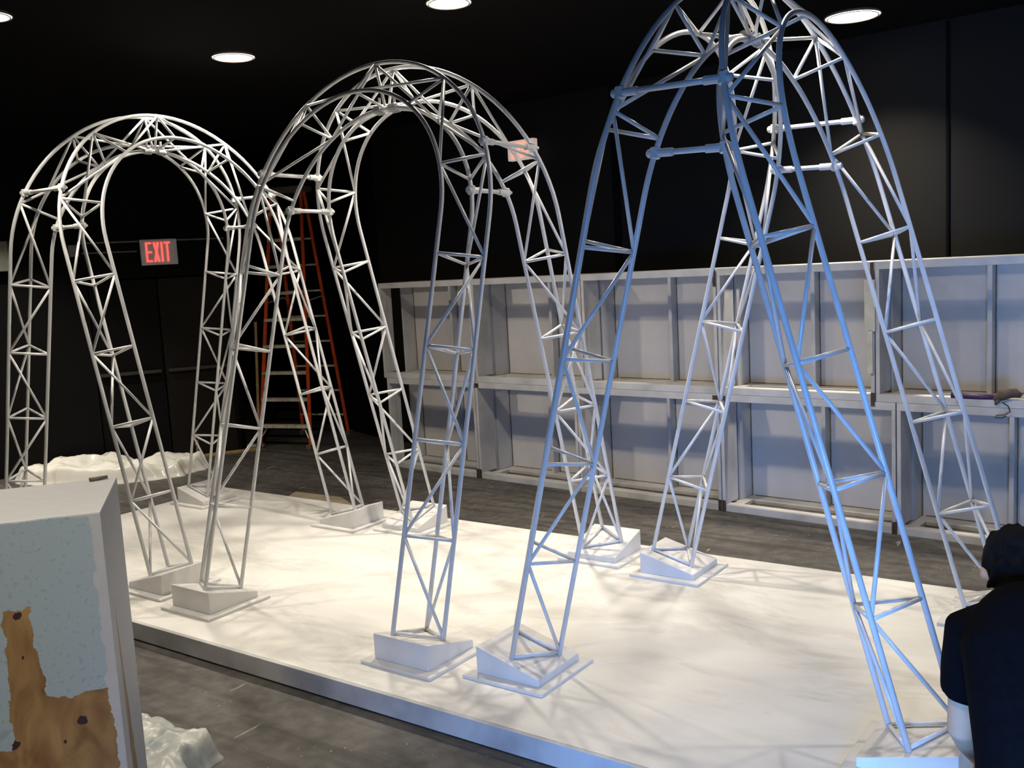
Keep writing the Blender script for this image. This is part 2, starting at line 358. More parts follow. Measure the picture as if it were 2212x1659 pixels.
for cg in '123':
    pair = [k for k in ARCH if k[0] == cg]
    t = empty('truss_arch_cage', V(ARCH[pair[0]][0], ARCH[pair[0]][1], 0.0), CAGE_LABEL[cg], 'arch cage', 'truss arch cages on the white platform')
    for a in pair:
        for ch, nm in (('A', 'inner_chord'), ('C', 'inner_chord'), ('O', 'outer_chord')):
            bm = BM(); sweep(bm, chord_pts(a, ch), TUBE, 12); o = obj(nm, bm, m_tube, parent=t, origin=t.location); smooth_sides(o)
        for lv in range(8):
            for side in ((-1, 1) if lv < 7 else (1,)):
                P = {c: node(a, side, lv, c) for c in 'ACO'}
                for p, q in ('AO', 'OC', 'AC'): smooth_sides(rod('crossbar', P[p], P[q], ROD, t))
        za, zc = ('AOAOAOAO', 'OCOCOCOC') if a[1] == 'R' else ('OAOAOAOA', 'COCOCOCO')
        for side in (-1, 1):
            for lv in range(7):
                smooth_sides(rod('diagonal_strut', node(a, side, lv, za[lv]), node(a, side, lv+1, za[lv+1]), ROD, t))
                smooth_sides(rod('diagonal_strut', node(a, side, lv, zc[lv]), node(a, side, lv+1, zc[lv+1]), ROD, t))
    a, b = pair
    def at(arch, side, ch, v): u, vv = chord_uv(ch, v=v); return place(arch, side*u, vv, NN[ch])
    for side in (-1, 1):
        for ch, v in (('O', 3.44), ('C', 3.155)):
            p, q = at(a, side, ch, v), at(b, side, ch, v); d = (q-p).normalized()
            bm = BM(); sweep(bm, [p-d*0.035, q+d*0.035], 0.0115, 10); tie = obj('tie_tube', bm, m_tube, parent=t, origin=t.location); smooth_sides(tie)
            for e, s_ in ((p, 1), (q, -1)):
                bm = BM(); sweep(bm, [e-d*s_*0.03, e+d*s_*0.075], 0.0165, 10); clamp(bm, e, Vector((0, 0.1, 1)), 0.020, 0.045)
                obj('pipe_clamp', bm, m_tube, parent=tie, origin=t.location)
    pc, qc = node(a, 1, 7, 'C'), node(b, 1, 7, 'C')
    ax = Vector((0, 1, 0)) if ARCH[a][2] == 'x' else Vector((1, 0, 0))
    for sgn in (-1, 1):
        off = ax*0.055*sgn; bm = BM()
        clamp(bm, pc+off, ax, 0.023, 0.05); clamp(bm, qc+off, ax, 0.023, 0.05)
        sweep(bm, [pc+off+Vector((0, 0, 0.01)), qc+off+Vector((0, 0, 0.01))], 0.014, 8)
        sweep(bm, [(pc+qc)/2+off+Vector((0, 0, -0.01)), (pc+qc)/2+off+Vector((0, 0, 0.07))], 0.008, 6)
        obj('apex_clamp', bm, m_clamp, parent=t, origin=t.location)

# ---------------------------------------------------------------- wedge blocks under the legs
WHERE = {('1L', -1): "left cage's front left leg, behind the blue plinth", ('1L', 1): "left cage's back left leg, at the platform corner",
         ('1R', -1): "left cage's front right leg", ('1R', 1): 'left cage\'s back right leg',
         ('2F', -1): 'middle cage\'s front left leg', ('2F', 1): 'middle cage\'s front right leg',
         ('2B', -1): 'middle cage\'s back left leg', ('2B', 1): 'middle cage\'s back right leg',
         ('3L', -1): "right cage's front left leg", ('3L', 1): 'right cage\'s back left leg',
         ('3R', -1): "right cage's front right leg, beside the person", ('3R', 1): "right cage's back right leg, behind the person"}
for (a, side), txt in WHERE.items():
    cx, cy, axn, sg = ARCH[a][:4]
    c = (node(a, side, 0, 'A') + node(a, side, 0, 'C') + node(a, side, 0, 'O'))/3
    mid = (node(a, side, 0, 'A') + node(a, side, 0, 'C'))/2
    c = (mid + (c-mid)*1.2); c.z = V(0, 0, 0).z
    lean = Vector((sg, 0, 0)) if axn == 'x' else Vector((0, sg, 0)); span = Vector((-lean.y, lean.x, 0))
    fr = (c, lean, span); h = 0.2375*S; bt = 0.022*S
    # the plane of the three tube feet sets the slope; high at the outer side
    slope = math.tan(AL); zmid = (HB - 0.012)*S
    def zt(x): return zmid - slope*(x - (mid-c).dot(lean))
    t = empty('wedge_block', c, 'white painted wedge block under the '+txt, 'wedge block', 'wedge blocks under the cage legs')
    b2 = BM(); x0, x1 = -h, h
    f = lambda x, y, z: Vector(lean)*x + Vector(span)*y + Vector((0, 0, z))
    prism(b2, [f(x0, -h, bt), f(x1, -h, bt), f(x1, h, bt), f(x0, h, bt)], [f(x0, -h, zt(x0)), f(x1, -h, zt(x1)), f(x1, h, zt(x1)), f(x0, h, zt(x0))])
    bmesh.ops.recalc_face_normals(b2, faces=b2.faces); bmesh.ops.bevel(b2, geom=b2.edges[:], offset=0.006, segments=3, profile=0.5, affect='EDGES')
    obj('wedge', b2, m_block, parent=t)
    b2 = BM(); hb = 0.305*S
    box(b2, (-hb, -hb, 0.0), (hb, hb, bt+0.001), 0.004, (Vector((0, 0, 0)), lean, span))
    obj('base_plate', b2, m_block, parent=t)

# ---------------------------------------------------------------- stacked stage platforms standing on edge against the back wall
FX, FY = Vector((0.9964, -0.0847, 0)), Vector((0.0847, 0.9964, 0))
def flat_y(x): return 9.935 - 0.085*(x+9.35)
UP = [-9.35, -7.60, -5.87, -4.12, -2.48, -0.75, 0.98]
LO = [-9.30, -7.63, -6.00, -4.12, -2.29, -0.55, 1.20]
DEP = 0.66
ORD = ['first', 'second', 'third', 'fourth', 'fifth', 'sixth']
def crate(x0, x1, z0, z1, label, upper, k):
    o = V(x0, flat_y(x0), z0); Wd = (x1-x0)*S/FX.x; H = (z1-z0)*S; dp = DEP*S; th = 0.045
    t = empty('framed_platform', o, label, 'stage platform', 'white framed stage platforms stacked on edge')
    fr = (Vector((0, 0, 0)), FX, FY); g = 0.004
    def part(nm, p, q, m=m_flatw, bv=0.003):
        bm = BM(); box(bm, p, q, bv, fr); return obj(nm, bm, m, parent=t)
    rl = 0.052                                            # rail height
    part('back_panel', (g, dp-0.014, 0.004), (Wd-g, dp, H-0.004), m_panel, 0)
    for x in (g, Wd-g-0.026): part('front_post', (x, 0, rl), (x+0.026, 0.075, H-rl))
    # side boards; the left one is split by a slit
    s0, s1 = (0.15, 0.29) if k == 0 else (0.215, 0.265)
    part('side_board', (g, 0.076, rl), (g+0.02, s0, H-rl)); part('side_board', (g, s1, 0.03), (g+0.02, dp-0.014, H-0.03))
    part('side_board', (Wd-g-0.02, 0.076, 0.03), (Wd-g, dp-0.014, H-0.03))
    part('glue_line', (g+0.02, dp-0.0185, 0.03), (g+0.028, dp-0.0145, H-0.03), m_glue, 0); part('glue_line', (Wd*0.5+0.0155, dp-0.0185, 0.03), (Wd*0.5+0.022, dp-0.0145, H-0.03), m_glue, 0)
    part('glue_line', (0.05, dp-0.0185, 0.0285), (Wd-0.05, dp-0.0145, 0.034), m_glue, 0)
    part('top_rail', (g, 0, H-rl), (Wd-g, 0.085, H)); part('bottom_rail', (g, 0, 0), (Wd-g, 0.085, rl))
    part('back_rail', (g, dp-0.15, H-0.028), (Wd-g, dp-0.014, H)); part('back_rail', (g, dp-0.15, 0), (Wd-g, dp-0.014, 0.028))
    part('stud', (Wd*0.5-0.015, dp-0.10, 0.028), (Wd*0.5+0.015, dp-0.014, H-0.028))
    for z in (0.0, H-0.03):
        for x in (g, Wd-g-0.09): part('spreader', (x, 0.085, z), (x+0.09, dp-0.15, z+0.03))
    if upper:
        if k in (2, 3): part('corner_plate', (Wd-0.026, -0.006, H-0.13), (Wd-g, 0.0, H-0.005), m_plate, 0.001)
        if k in (3,): part('corner_plate', (Wd-0.030, -0.006, -0.03), (Wd-g, 0.0, 0.06), m_plate, 0.001)
    else:
        for x in ((g, Wd-0.055) if k in (0, 1, 2, 3) else (g,)):
            if x > 0.1 and k in (0, 2): part('corner_plate', (x, -0.006, H-0.045), (x+0.045, 0.0, H-0.008), m_plate, 0.001)
            if x < 0.1 and k in (1, 3): part('corner_plate', (x, -0.006, H-0.045), (x+0.045, 0.0, H-0.008), m_plate, 0.001)
        if k in (0, 2, 3): part('corner_plate', (Wd-0.030, -0.006, 0.0), (Wd-g, 0.0, 0.085), m_plate, 0.001)
        if k in (1, 3): part('corner_plate', (g, -0.006, 0.0), (0.03, 0.0, 0.085), m_plate, 0.001)
    return t
for k in range(6):
    seen = k < 5
    crate(UP[k], UP[k+1], 1.12, 2.445, ORD[k]+' from left in the upper row of white framed platforms, %s' % (
        ['at its open end', 'behind the middle cage', 'between two cages', 'behind the blue tubes',
         'carrying the purple rod', 'mostly outside the picture'][k]), True, k)
    crate(LO[k], LO[k+1], FL, 1.118, ORD[k]+' from left in the lower row of white framed platforms, %s' % (
        ['at its open end', 'behind the middle cage', 'between two cages', 'behind the blue tubes',
         'behind the bent head', 'outside the picture'][k]), False, k)
# cream slat hung on the joint of the upper row
bm = BM(); fr = (V(-2.52, flat_y(-2.52), 1.62), FX, FY)
pl = [(-0.03, -0.0), (0.03, 0.0)]
box(bm, (-0.035, -0.016, 0.12), (0.035, -0.008, 0.46), 0.002, fr); box(bm, (-0.018, -0.016, -0.16), (0.018, -0.008, 0.13), 0.002, fr)
obj('wooden_slat', bm, paint('cream_slat', (0.52, 0.49, 0.38), 0.6, 0.1, 10), origin=V(-2.52, flat_y(-2.52), 1.45), label='cream wooden slat fixed upright on a post joint of the upper framed platforms', cat='slat')
# purple rod, brown lump and wire on the middle rail
o = V(-1.66, flat_y(-1.66), 1.172)
t = empty('purple_rod', o, 'dark purple rod with a brown knob and wire loop lying on the middle rail', 'rod')
def fl(x, y, z): return FX*x + FY*y + Vector((0, 0, z))
bm = BM(); sweep(bm, [fl(-0.10, 0.01, 0.03), fl(0.05, 0.01, 0.026), fl(0.17, 0.012, 0.024)], [0.021, 0.019, 0.017], 10); obj('grip', bm, m_purple, parent=t, smooth=True)
bm = BM(); sweep(bm, [fl(-0.06, 0.0, 0.02), fl(-0.052, -0.01, -0.012)], [0.012, 0.010], 8); obj('trigger', bm, m_purple, parent=t)
bm = BM(); sweep(bm, [fl(0.15, 0, 0.012), fl(0.19, 0, 0.042), fl(0.235, 0.0, 0.055), fl(0.27, 0.01, 0.058), fl(0.30, 0.012, 0.04)], [0.012, 0.034, 0.030, 0.028, 0.012], 10)
sweep(bm, [fl(0.185, -0.005, 0.03), fl(0.16, -0.01, -0.015)], [0.018, 0.008], 8); obj('knob', bm, m_brown, parent=t, smooth=True)
bm = BM(); sweep(bm, [fl(0.20, -0.012, 0.0), fl(0.235, -0.02, -0.02), fl(0.245, -0.02, -0.055), fl(0.215, -0.02, -0.075), fl(0.17, -0.02, -0.08), fl(0.16, -0.02, -0.095), fl(0.20, -0.02, -0.095), fl(0.225, -0.02, -0.082)], 0.004, 6)
obj('wire_loop', bm, m_wire, parent=t)

# ---------------------------------------------------------------- stepladder
def ladder():
    ctr = V(-12.03, 10.36, FL); yaw = math.radians(15)
    e = Vector((math.cos(yaw), math.sin(yaw), 0)); f_ = Vector((-math.sin(yaw), math.cos(yaw), 0))
    t = empty('stepladder', ctr, 'tall orange fibreglass stepladder with cream treads in the dark corner', 'ladder')
    Hh, wb, wt, sp, st = 2.93, 0.335, 0.20, 0.86, 0.10    # height, half widths, rear spread bottom/top
    L_ = lambda x, y, z: e*x + f_*y + Vector((0, 0, z))
    def rail(x0, y0, x1, y1, nm):
        bm = BM(); p, q = L_(x0, y0, 0.0), L_(x1, y1, Hh-0.04); sweep(bm, [p, q], [(0.040, 0.018), (0.036, 0.016)], 4, flat=f_)
        obj(nm, bm, m_orange, parent=t)
        bm = BM(); box(bm, (x0-0.03, y0-0.05, 0), (x0+0.03, y0+0.05, 0.05), 0.005, (Vector((0, 0, 0)), e, f_)); obj('foot', bm, m_capgrey, parent=t)
    for s in (-1, 1):
        rail(s*wb, 0.0, s*wt, 0.42, 'front_rail'); rail(s*wb*0.95, 0.88, s*wt*0.95, 0.50, 'rear_rail')
    n = 9
    for i in range(n):
        z = 0.265 + i*0.3005; k = z/Hh; hw = wb + (wt-wb)*k; y = 0.42*k; yr = 0.88 + (0.50-0.88)*k
        bm = BM(); box(bm, (-hw+0.005, y-0.045, z-0.035), (hw-0.005, y+0.05, z), 0.006, (Vector((0, 0, 0)), e, f_)); obj('tread', bm, m_tread, parent=t)
        if True:
            bm = BM(); box(bm, (-hw*0.95, yr-0.02, z-0.022), (hw*0.95, yr+0.02, z), 0.004, (Vector((0, 0, 0)), e, f_)); obj('rear_rung', bm, m_tread, parent=t)
    bm = BM(); box(bm, (-0.25, 0.36, Hh-0.05), (0.25, 0.58, Hh+0.02), 0.012, (Vector((0, 0, 0)), e, f_)); obj('top_cap', bm, m_capgrey, parent=t)
    for s in (-1, 1):
        bm = BM(); k = 0.56; sweep(bm, [L_(s*0.26, 0.42*k, Hh*k), L_(s*0.26, 0.6, Hh*k+0.05), L_(s*0.25, 0.88-0.38*k, Hh*k)], 0.008, 6); obj('spreader_bar', bm, m_clamp, parent=t)
        bm = BM(); sweep(bm, [L_(s*(wb-0.01), 0.0, 0.10), L_(s*(wb-0.10), 0.04, 0.245)], 0.008, 6); obj('knee_brace', bm, m_clamp, parent=t)
ladder()
# paint roller pole leaning by the ladder
t = empty('roller_pole', V(-12.50, 10.22, FL), 'pale wooden pole with a white roller, leaning left of the orange stepladder', 'paint roller')
bm = BM(); sweep(bm, [(0, 0, 0.035), (-0.03, 0.12, 1.44)], 0.017, 10); obj('pole', bm, m_pole, parent=t)
bm = BM(); sweep(bm, [(-0.13, -0.08, 0.024), (0.03, 0.03, 0.024)], 0.022, 10); obj('roller_head', bm, m_tarp, parent=t)

# ---------------------------------------------------------------- exit signs
def letters(bm, fr, x0, z0, lw_, lh, gap, th, y0, y1):
    def q(p): prism(bm, [fr[0]+fr[1]*x+fr[2]*y0+Vector((0, 0, z)) for x, z in p], [fr[0]+fr[1]*x+fr[2]*y1+Vector((0, 0, z)) for x, z in p])
    def r(x, z, w_, h_): q([(x, z), (x+w_, z), (x+w_, z+h_), (x, z+h_)])
    x = x0; z1 = z0+lh
    r(x, z0, th, lh)                                                           # E
    for zz in (z0, z0+lh/2-th*0.42, z1-th*0.85): r(x+th*0.98, zz, lw_-th*0.98, th*0.85)
    x += lw_+gap                                                                # X
    q([(x, z0), (x+th*1.15, z0), (x+lw_, z1), (x+lw_-th*1.15, z1)]); q([(x+lw_-th*1.15, z0), (x+lw_, z0), (x+th*1.15, z1), (x, z1)])
    x += lw_+gap; r(x, z0, th, lh)                                              # I
    x += th+gap; r(x, z1-th*0.85, lw_, th*0.85); r(x+(lw_-th)/2, z0, th, lh-th*0.84)   # T
def exit_sign(c, ex_, w_, h_, mat, label, dep=0.07, face=None):
    ey_ = Vector((-ex_.y, ex_.x, 0))                       # points into the wall
    t = empty('exit_sign', c, label, 'exit sign', 'exit signs')
    z = Vector((0, 0, 0)); fr = (z, ex_, ey_)
    bm = BM(); box(bm, (-w_/2, 0, -h_/2), (w_/2, dep, h_/2), 0.008, fr); obj('housing', bm, face or m_signw, parent=t)
    bm = BM(); lw_ = w_*0.165; letters(bm, fr, -w_*0.355, -h_*0.38, lw_, h_*0.76, w_*0.042, w_*0.050, -0.006, 0.004); obj('letters', bm, mat, parent=t)
    bm = BM(); box(bm, (-w_*0.12, dep, -h_*0.2), (w_*0.12, dep+0.12, h_*0.2), 0.004, fr); obj('mount', bm, m_ceil, parent=t)
LEX = Vector((LWd.x, LWd.y, 0)); vdir = (V(0, 0, 2.58) - V(-13.1, 9.12, 3.1))
exit_sign(V(*lw(-0.02+0.13, 0.20), 3.09), LEX, 0.372, 0.272, m_red, 'grey exit sign with red letters hung over the dark doors behind the left cage')
bx = on_back(-7.52, 0.24)
exit_sign(V(bx[0], bx[1], 4.14), FX, 0.315, 0.185, m_red2, 'bright exit sign high on the back wall, crossed by the middle cage tubes', face=m_signlit)
# pipes and boxes above the doors
def conduit(name, t0, t1, z, r, label):
    bm = BM(); sweep(bm, [V(*lw(t0, 0.05), z), V(*lw(t1, 0.05), z)], r, 8); obj(name, bm, m_pipe, origin=V(*lw((t0+t1)/2, 0.05), z), smooth=False, label=label, cat='pipe')
conduit('conduit_pipe', -0.98, 1.10, 3.27, 0.012, 'upper thin grey conduit running along the black wall behind the exit sign')
conduit('conduit_pipe', -0.98, -0.20, 3.12, 0.010, 'lower thin grey conduit running along the black wall behind the exit sign')
def device(name, t0, zz, w_, h_, d_, label, cat):
    bm = BM(); fr = (V(*lw(t0), zz), LEX, Vector((-LEX.y, LEX.x, 0))); box(bm, (-w_/2, -d_, -h_/2), (w_/2, 0.0, h_/2), 0.006, fr)
    o_ = obj(name, bm, m_box, origin=V(*lw(t0), zz), label=label, cat=cat)
    return o_
device('junction_box', -1.08, 3.16, 0.10, 0.12, 0.07, 'small greenish junction box on the conduit left of the exit sign', 'junction box')
device('emergency_light', -2.10, 3.12, 0.22, 0.30, 0.12, 'pale emergency light box cut by the left edge of the picture', 'emergency light')

# ---------------------------------------------------------------- things on the floor
def crumple(name, c, ax_, ay_, rot, hmax, mat, label, cat, seed, freq=2.2, rings=46, seg=120, rim=0.12, thick=0.35):
    """heap of film: radial grid with ridged noise, irregular outline, folded edge touching the floor"""
    bm = BM(); cr, sr = math.cos(rot), math.sin(rot); R_ = []
    for i in range(rings+1):
        s = i/rings; row = []
        for k in range(seg):
            a = 2*math.pi*k/seg; out = 1 + 0.22*noise.noise(Vector((math.cos(a)*1.6+seed, math.sin(a)*1.6, seed))) + 0.07*noise.noise(Vector((math.cos(a)*6+seed, math.sin(a)*6, seed)))
            x, y = ax_*s*out*math.cos(a), ay_*s*out*math.sin(a)
            p = Vector((x*freq, y*freq, seed*3.1))
            n1 = 1-abs(noise.noise(p))*2; n2 = 1-abs(noise.noise(p*2.3+Vector((5, 1, 2))))*2; n3 = noise.noise(p*5.1)
            env = min(1.0, (1-s)/rim) if s < 1 else 0.0
            env = env*env*(3-2*env)
            h = hmax*env*max(0.0, thick + 0.35*n1 + 0.22*n2 + 0.10*n3) + 0.003
            row.append(bm.verts.new((x*cr-y*sr, x*sr+y*cr, h)))
            if i == 0: break
        R_.append(row)
    for k in range(seg): bm.faces.new((R_[0][0], R_[1][k], R_[1][(k+1) % seg]))
    for i in range(1, rings):
        for k in range(seg): bm.faces.new((R_[i][k], R_[i+1][k], R_[i+1][(k+1) % seg], R_[i][(k+1) % seg]))
    low = [bm.verts.new((v.co.x, v.co.y, 0.0)) for v in R_[-1]]
    for k in range(seg): bm.faces.new((R_[-1][k], low[k], low[(k+1) % seg], R_[-1][(k+1) % seg]))
    o_ = obj(name, bm, mat, smooth=True, label=label, cat=cat); o_.location = c; return o_
crumple('plastic_sheet', V(-12.95, 7.85, FL), 1.02, 0.42, math.radians(36), 0.22, m_tarp, 'crumpled glossy white plastic sheet on the floor beyond the left cage', 'plastic sheet', 3.0)
m_film = paint('paint_smeared_film', (0.62, 0.62, 0.57), 0.35, 0.2, 7.0, col2=(0.26, 0.30, 0.31))
crumple('drop_cloth', V(-5.04, 2.68, FL), 0.52, 0.34, math.radians(35), 0.16, m_film, 'crumpled paint smeared plastic on the floor right of the plinth', 'plastic sheet', 8.3, 4.0)
def sheet(name, pts, th, mat, label, cat):
    c = sum((V(*p, FL) for p in pts), Vector())/len(pts); bm = BM()
    prism(bm, [V(*p, FL)-c+Vector((0, 0, 0.001)) for p in pts], [V(*p, FL)-c+Vector((0, 0, th)) for p in pts]); o_ = obj(name, bm, mat, label=label, cat=cat); o_.location = c
sheet('kraft_paper', [(-9.42, 8.22), (-9.30, 7.98), (-8.38, 7.98), (-8.20, 8.02), (-8.62, 8.24)], 0.004, m_card, 'flat tan paper on the floor behind the platform, left of the middle cage', 'paper')
sheet('wood_plank', [lw(0.06, 0.02), lw(0.10, 0.20), lw(1.36, 0.16), lw(1.36, 0.02)], 0.02, m_plank, 'tan wooden plank on the floor along the foot of the dark doors', 'plank')
bm = BM(); sweep(bm, [(0, 0, 0), (0, 0, 0.10), (0.004, 0, 0.12), (0.004, 0, 0.17)], [0.012, 0.010, 0.022, 0.016], 8)
o_ = obj('paint_brush', bm, m_plank, label='small tan brush standing upright on the plank before the dark doors', cat='brush'); o_.location = V(*lw(0.40, 0.10), FL)+Vector((0, 0, 0.02))

# ---------------------------------------------------------------- painted plinth at the left front
def plinth():
    c0 = V(-2.772, 1.627, 1.895); d2 = Vector((-0.795, 0.607, 0)).normalized(); d1 = Vector((d2.y, -d2.x, 0))
    wd, dp, H = 0.46, 0.396, c0.z
    base = Vector((c0.x, c0.y, 0))
    m, N, L, b = newmat('half_painted_plywood')
    tc = N.new('ShaderNodeTexCoord'); sx = N.new('ShaderNodeSeparateXYZ'); L.new(tc.outputs['Object'], sx.inputs[0])
    def mth(op, a, b_=None, c_=None):
        n = N.new('ShaderNodeMath'); n.operation = op
        for i, v in enumerate((a, b_, c_)):
            if v is None: continue
            if isinstance(v, (int, float)): n.inputs[i].default_value = v
            else: L.new(v, n.inputs[i])
        return n.outputs[0]
    def nse(scale, detail=4, vec=None):
        n = N.new('ShaderNodeTexNoise'); n.inputs['Scale'].default_value = scale; n.inputs['Detail'].default_value = detail
        L.new(vec or tc.outputs['Object'], n.inputs['Vector']); return n.outputs['Fac']
    # object frame: x along the front face (0 at the right corner, negative to the left), y into depth, z up
    wob = mth('MULTIPLY', mth('SUBTRACT', nse(22), 0.5), 0.035)
    wob2 = mth('MULTIPLY', mth('SUBTRACT', nse(60), 0.5), 0.014)
    X = mth('ADD', sx.outputs[0], mth('ADD', wob, wob2)); Z = mth('ADD', sx.outputs[2], mth('ADD', wob, wob2)); Y = sx.outputs[1]
    zb, zt_, xr = H-0.405, H-0.195, -0.143
    low = mth('LESS_THAN', Z, mth('ADD', zb, mth('MULTIPLY', mth('ABSOLUTE', mth('ADD', X, 0.10)), 0.12)))
    xt = mth('ADD', xr, mth('MULTIPLY', mth('SUBTRACT', Z, zb), -0.10))
    ton = mth('MULTIPLY', mth('LESS_THAN', X, xt), mth('LESS_THAN', Z, zt_))
    ton = mth('MULTIPLY', ton, mth('GREATER_THAN', X, -0.216))
    cutl = mth('MULTIPLY', mth('LESS_THAN', X, -0.222), mth('GREATER_THAN', Z, H-0.50)); low = mth('MULTIPLY', low, mth('SUBTRACT', 1.0, cutl))
    raw = mth('MAXIMUM', low, ton)
    raw = mth('MULTIPLY', raw, mth('LESS_THAN', Y, 0.004)); raw = mth('MULTIPLY', raw, mth('LESS_THAN', mth('ADD', X, 0), -0.018))
    # a bare strip down the right side too
    side = mth('MULTIPLY', mth('GREATER_THAN', sx.outputs[0], -0.006), mth('MULTIPLY', mth('LESS_THAN', mth('ABSOLUTE', mth('SUBTRACT', mth('ADD', Y, mth('MULTIPLY', wob, 0.4)), mth('ADD', 0.10, mth('MULTIPLY', mth('SUBTRACT', Z, zb), -0.14)))), mth('MULTIPLY', mth('SUBTRACT', H-0.22, Z), 0.10)), mth('LESS_THAN', Z, H-0.24)))
    raw = mth('MAXIMUM', raw, side)
    # plywood grain
    mp = N.new('ShaderNodeMapping'); mp.inputs['Scale'].default_value = (5, 5, 2.4); L.new(tc.outputs['Object'], mp.inputs[0])
    g = N.new('ShaderNodeTexNoise'); g.inputs['Scale'].default_value = 3; g.inputs['Detail'].default_value = 6; g.inputs['Distortion'].default_value = 1.2; L.new(mp.outputs[0], g.inputs['Vector'])
    r = N.new('ShaderNodeValToRGB'); L.new(g.outputs['Fac'], r.inputs[0])
    r.color_ramp.elements[0].position = 0.33; r.color_ramp.elements[0].color = (0.21, 0.105, 0.032, 1)
    r.color_ramp.elements[1].position = 0.68; r.color_ramp.elements[1].color = (0.43, 0.265, 0.105, 1)
    wood = r.outputs[0]
    kn = None
    for kx, kz, kr in ((-0.186, H-0.207, 0.008), (-0.153, H-0.236, 0.006), (-0.077, H-0.46, 0.011), (-0.218, H-0.492, 0.008), (-0.184, H-0.30, 0.003), (-0.12, H-0.505, 0.004)):
        dx = mth('SUBTRACT', X, kx); dz = mth('SUBTRACT', Z, kz)
        dd = mth('LESS_THAN', mth('ADD', mth('MULTIPLY', dx, dx), mth('MULTIPLY', dz, dz)), kr*kr)
        kn = dd if kn is None else mth('MAXIMUM', kn, dd)
    def mix(f, a, c):
        x = N.new('ShaderNodeMix'); x.data_type = 'RGBA'; L.new(f, x.inputs[0])
        for i, v in ((6, a), (7, c)):
            if isinstance(v, tuple): x.inputs[i].default_value = (*v, 1)
            else: L.new(v, x.inputs[i])
        return x.outputs[2]
    wood = mix(kn, wood, (0.05, 0.022, 0.018))
    blue = mix(mth('GREATER_THAN', nse(90, 2), 0.62), (0.40, 0.49, 0.53), (0.33, 0.42, 0.47))
    # top and side are white-grey, the front face pale blue
    front = mth('MULTIPLY', mth('LESS_THAN', Y, 0.002), mth('LESS_THAN', Z, H-0.004)); front = mth('MULTIPLY', front, mth('LESS_THAN', X, -0.022))
    grey = mix(nse(30, 4), (0.50, 0.51, 0.52), (0.60, 0.60, 0.60))
    col = mix(front, grey, blue); col = mix(raw, col, wood)
    scuff = mth('MULTIPLY', mth('GREATER_THAN', nse(18, 5), 0.67), front); col = mix(mth('MULTIPLY', scuff, 0.35), col, (0.20, 0.27, 0.33))
    L.new(col, b.inputs['Base Color']); b.inputs['Roughness'].default_value = 0.55
    bm = BM(); box(bm, (-wd, 0, 0), (0, dp, H), 0.004)
    o_ = obj('plinth', bm, m, label='pale blue plinth with a bare plywood patch, close up at the lower left', cat='plinth')
    o_.location = base; o_.rotation_euler = (0, 0, math.atan2(d1.y, d1.x))
    bm = BM()
    sweep(bm, [(-0.062, dp-0.028, H+0.004), (-0.02, dp-0.016, H+0.006)], [0.006, 0.004], 8)
    m2 = m_capgrey
    k = obj('putty_lump', bm, m2, smooth=True, label='small dark lump lying on the back edge of the plinth top', cat='lump')
    k.location = base; k.rotation_euler = o_.rotation_euler
plinth()

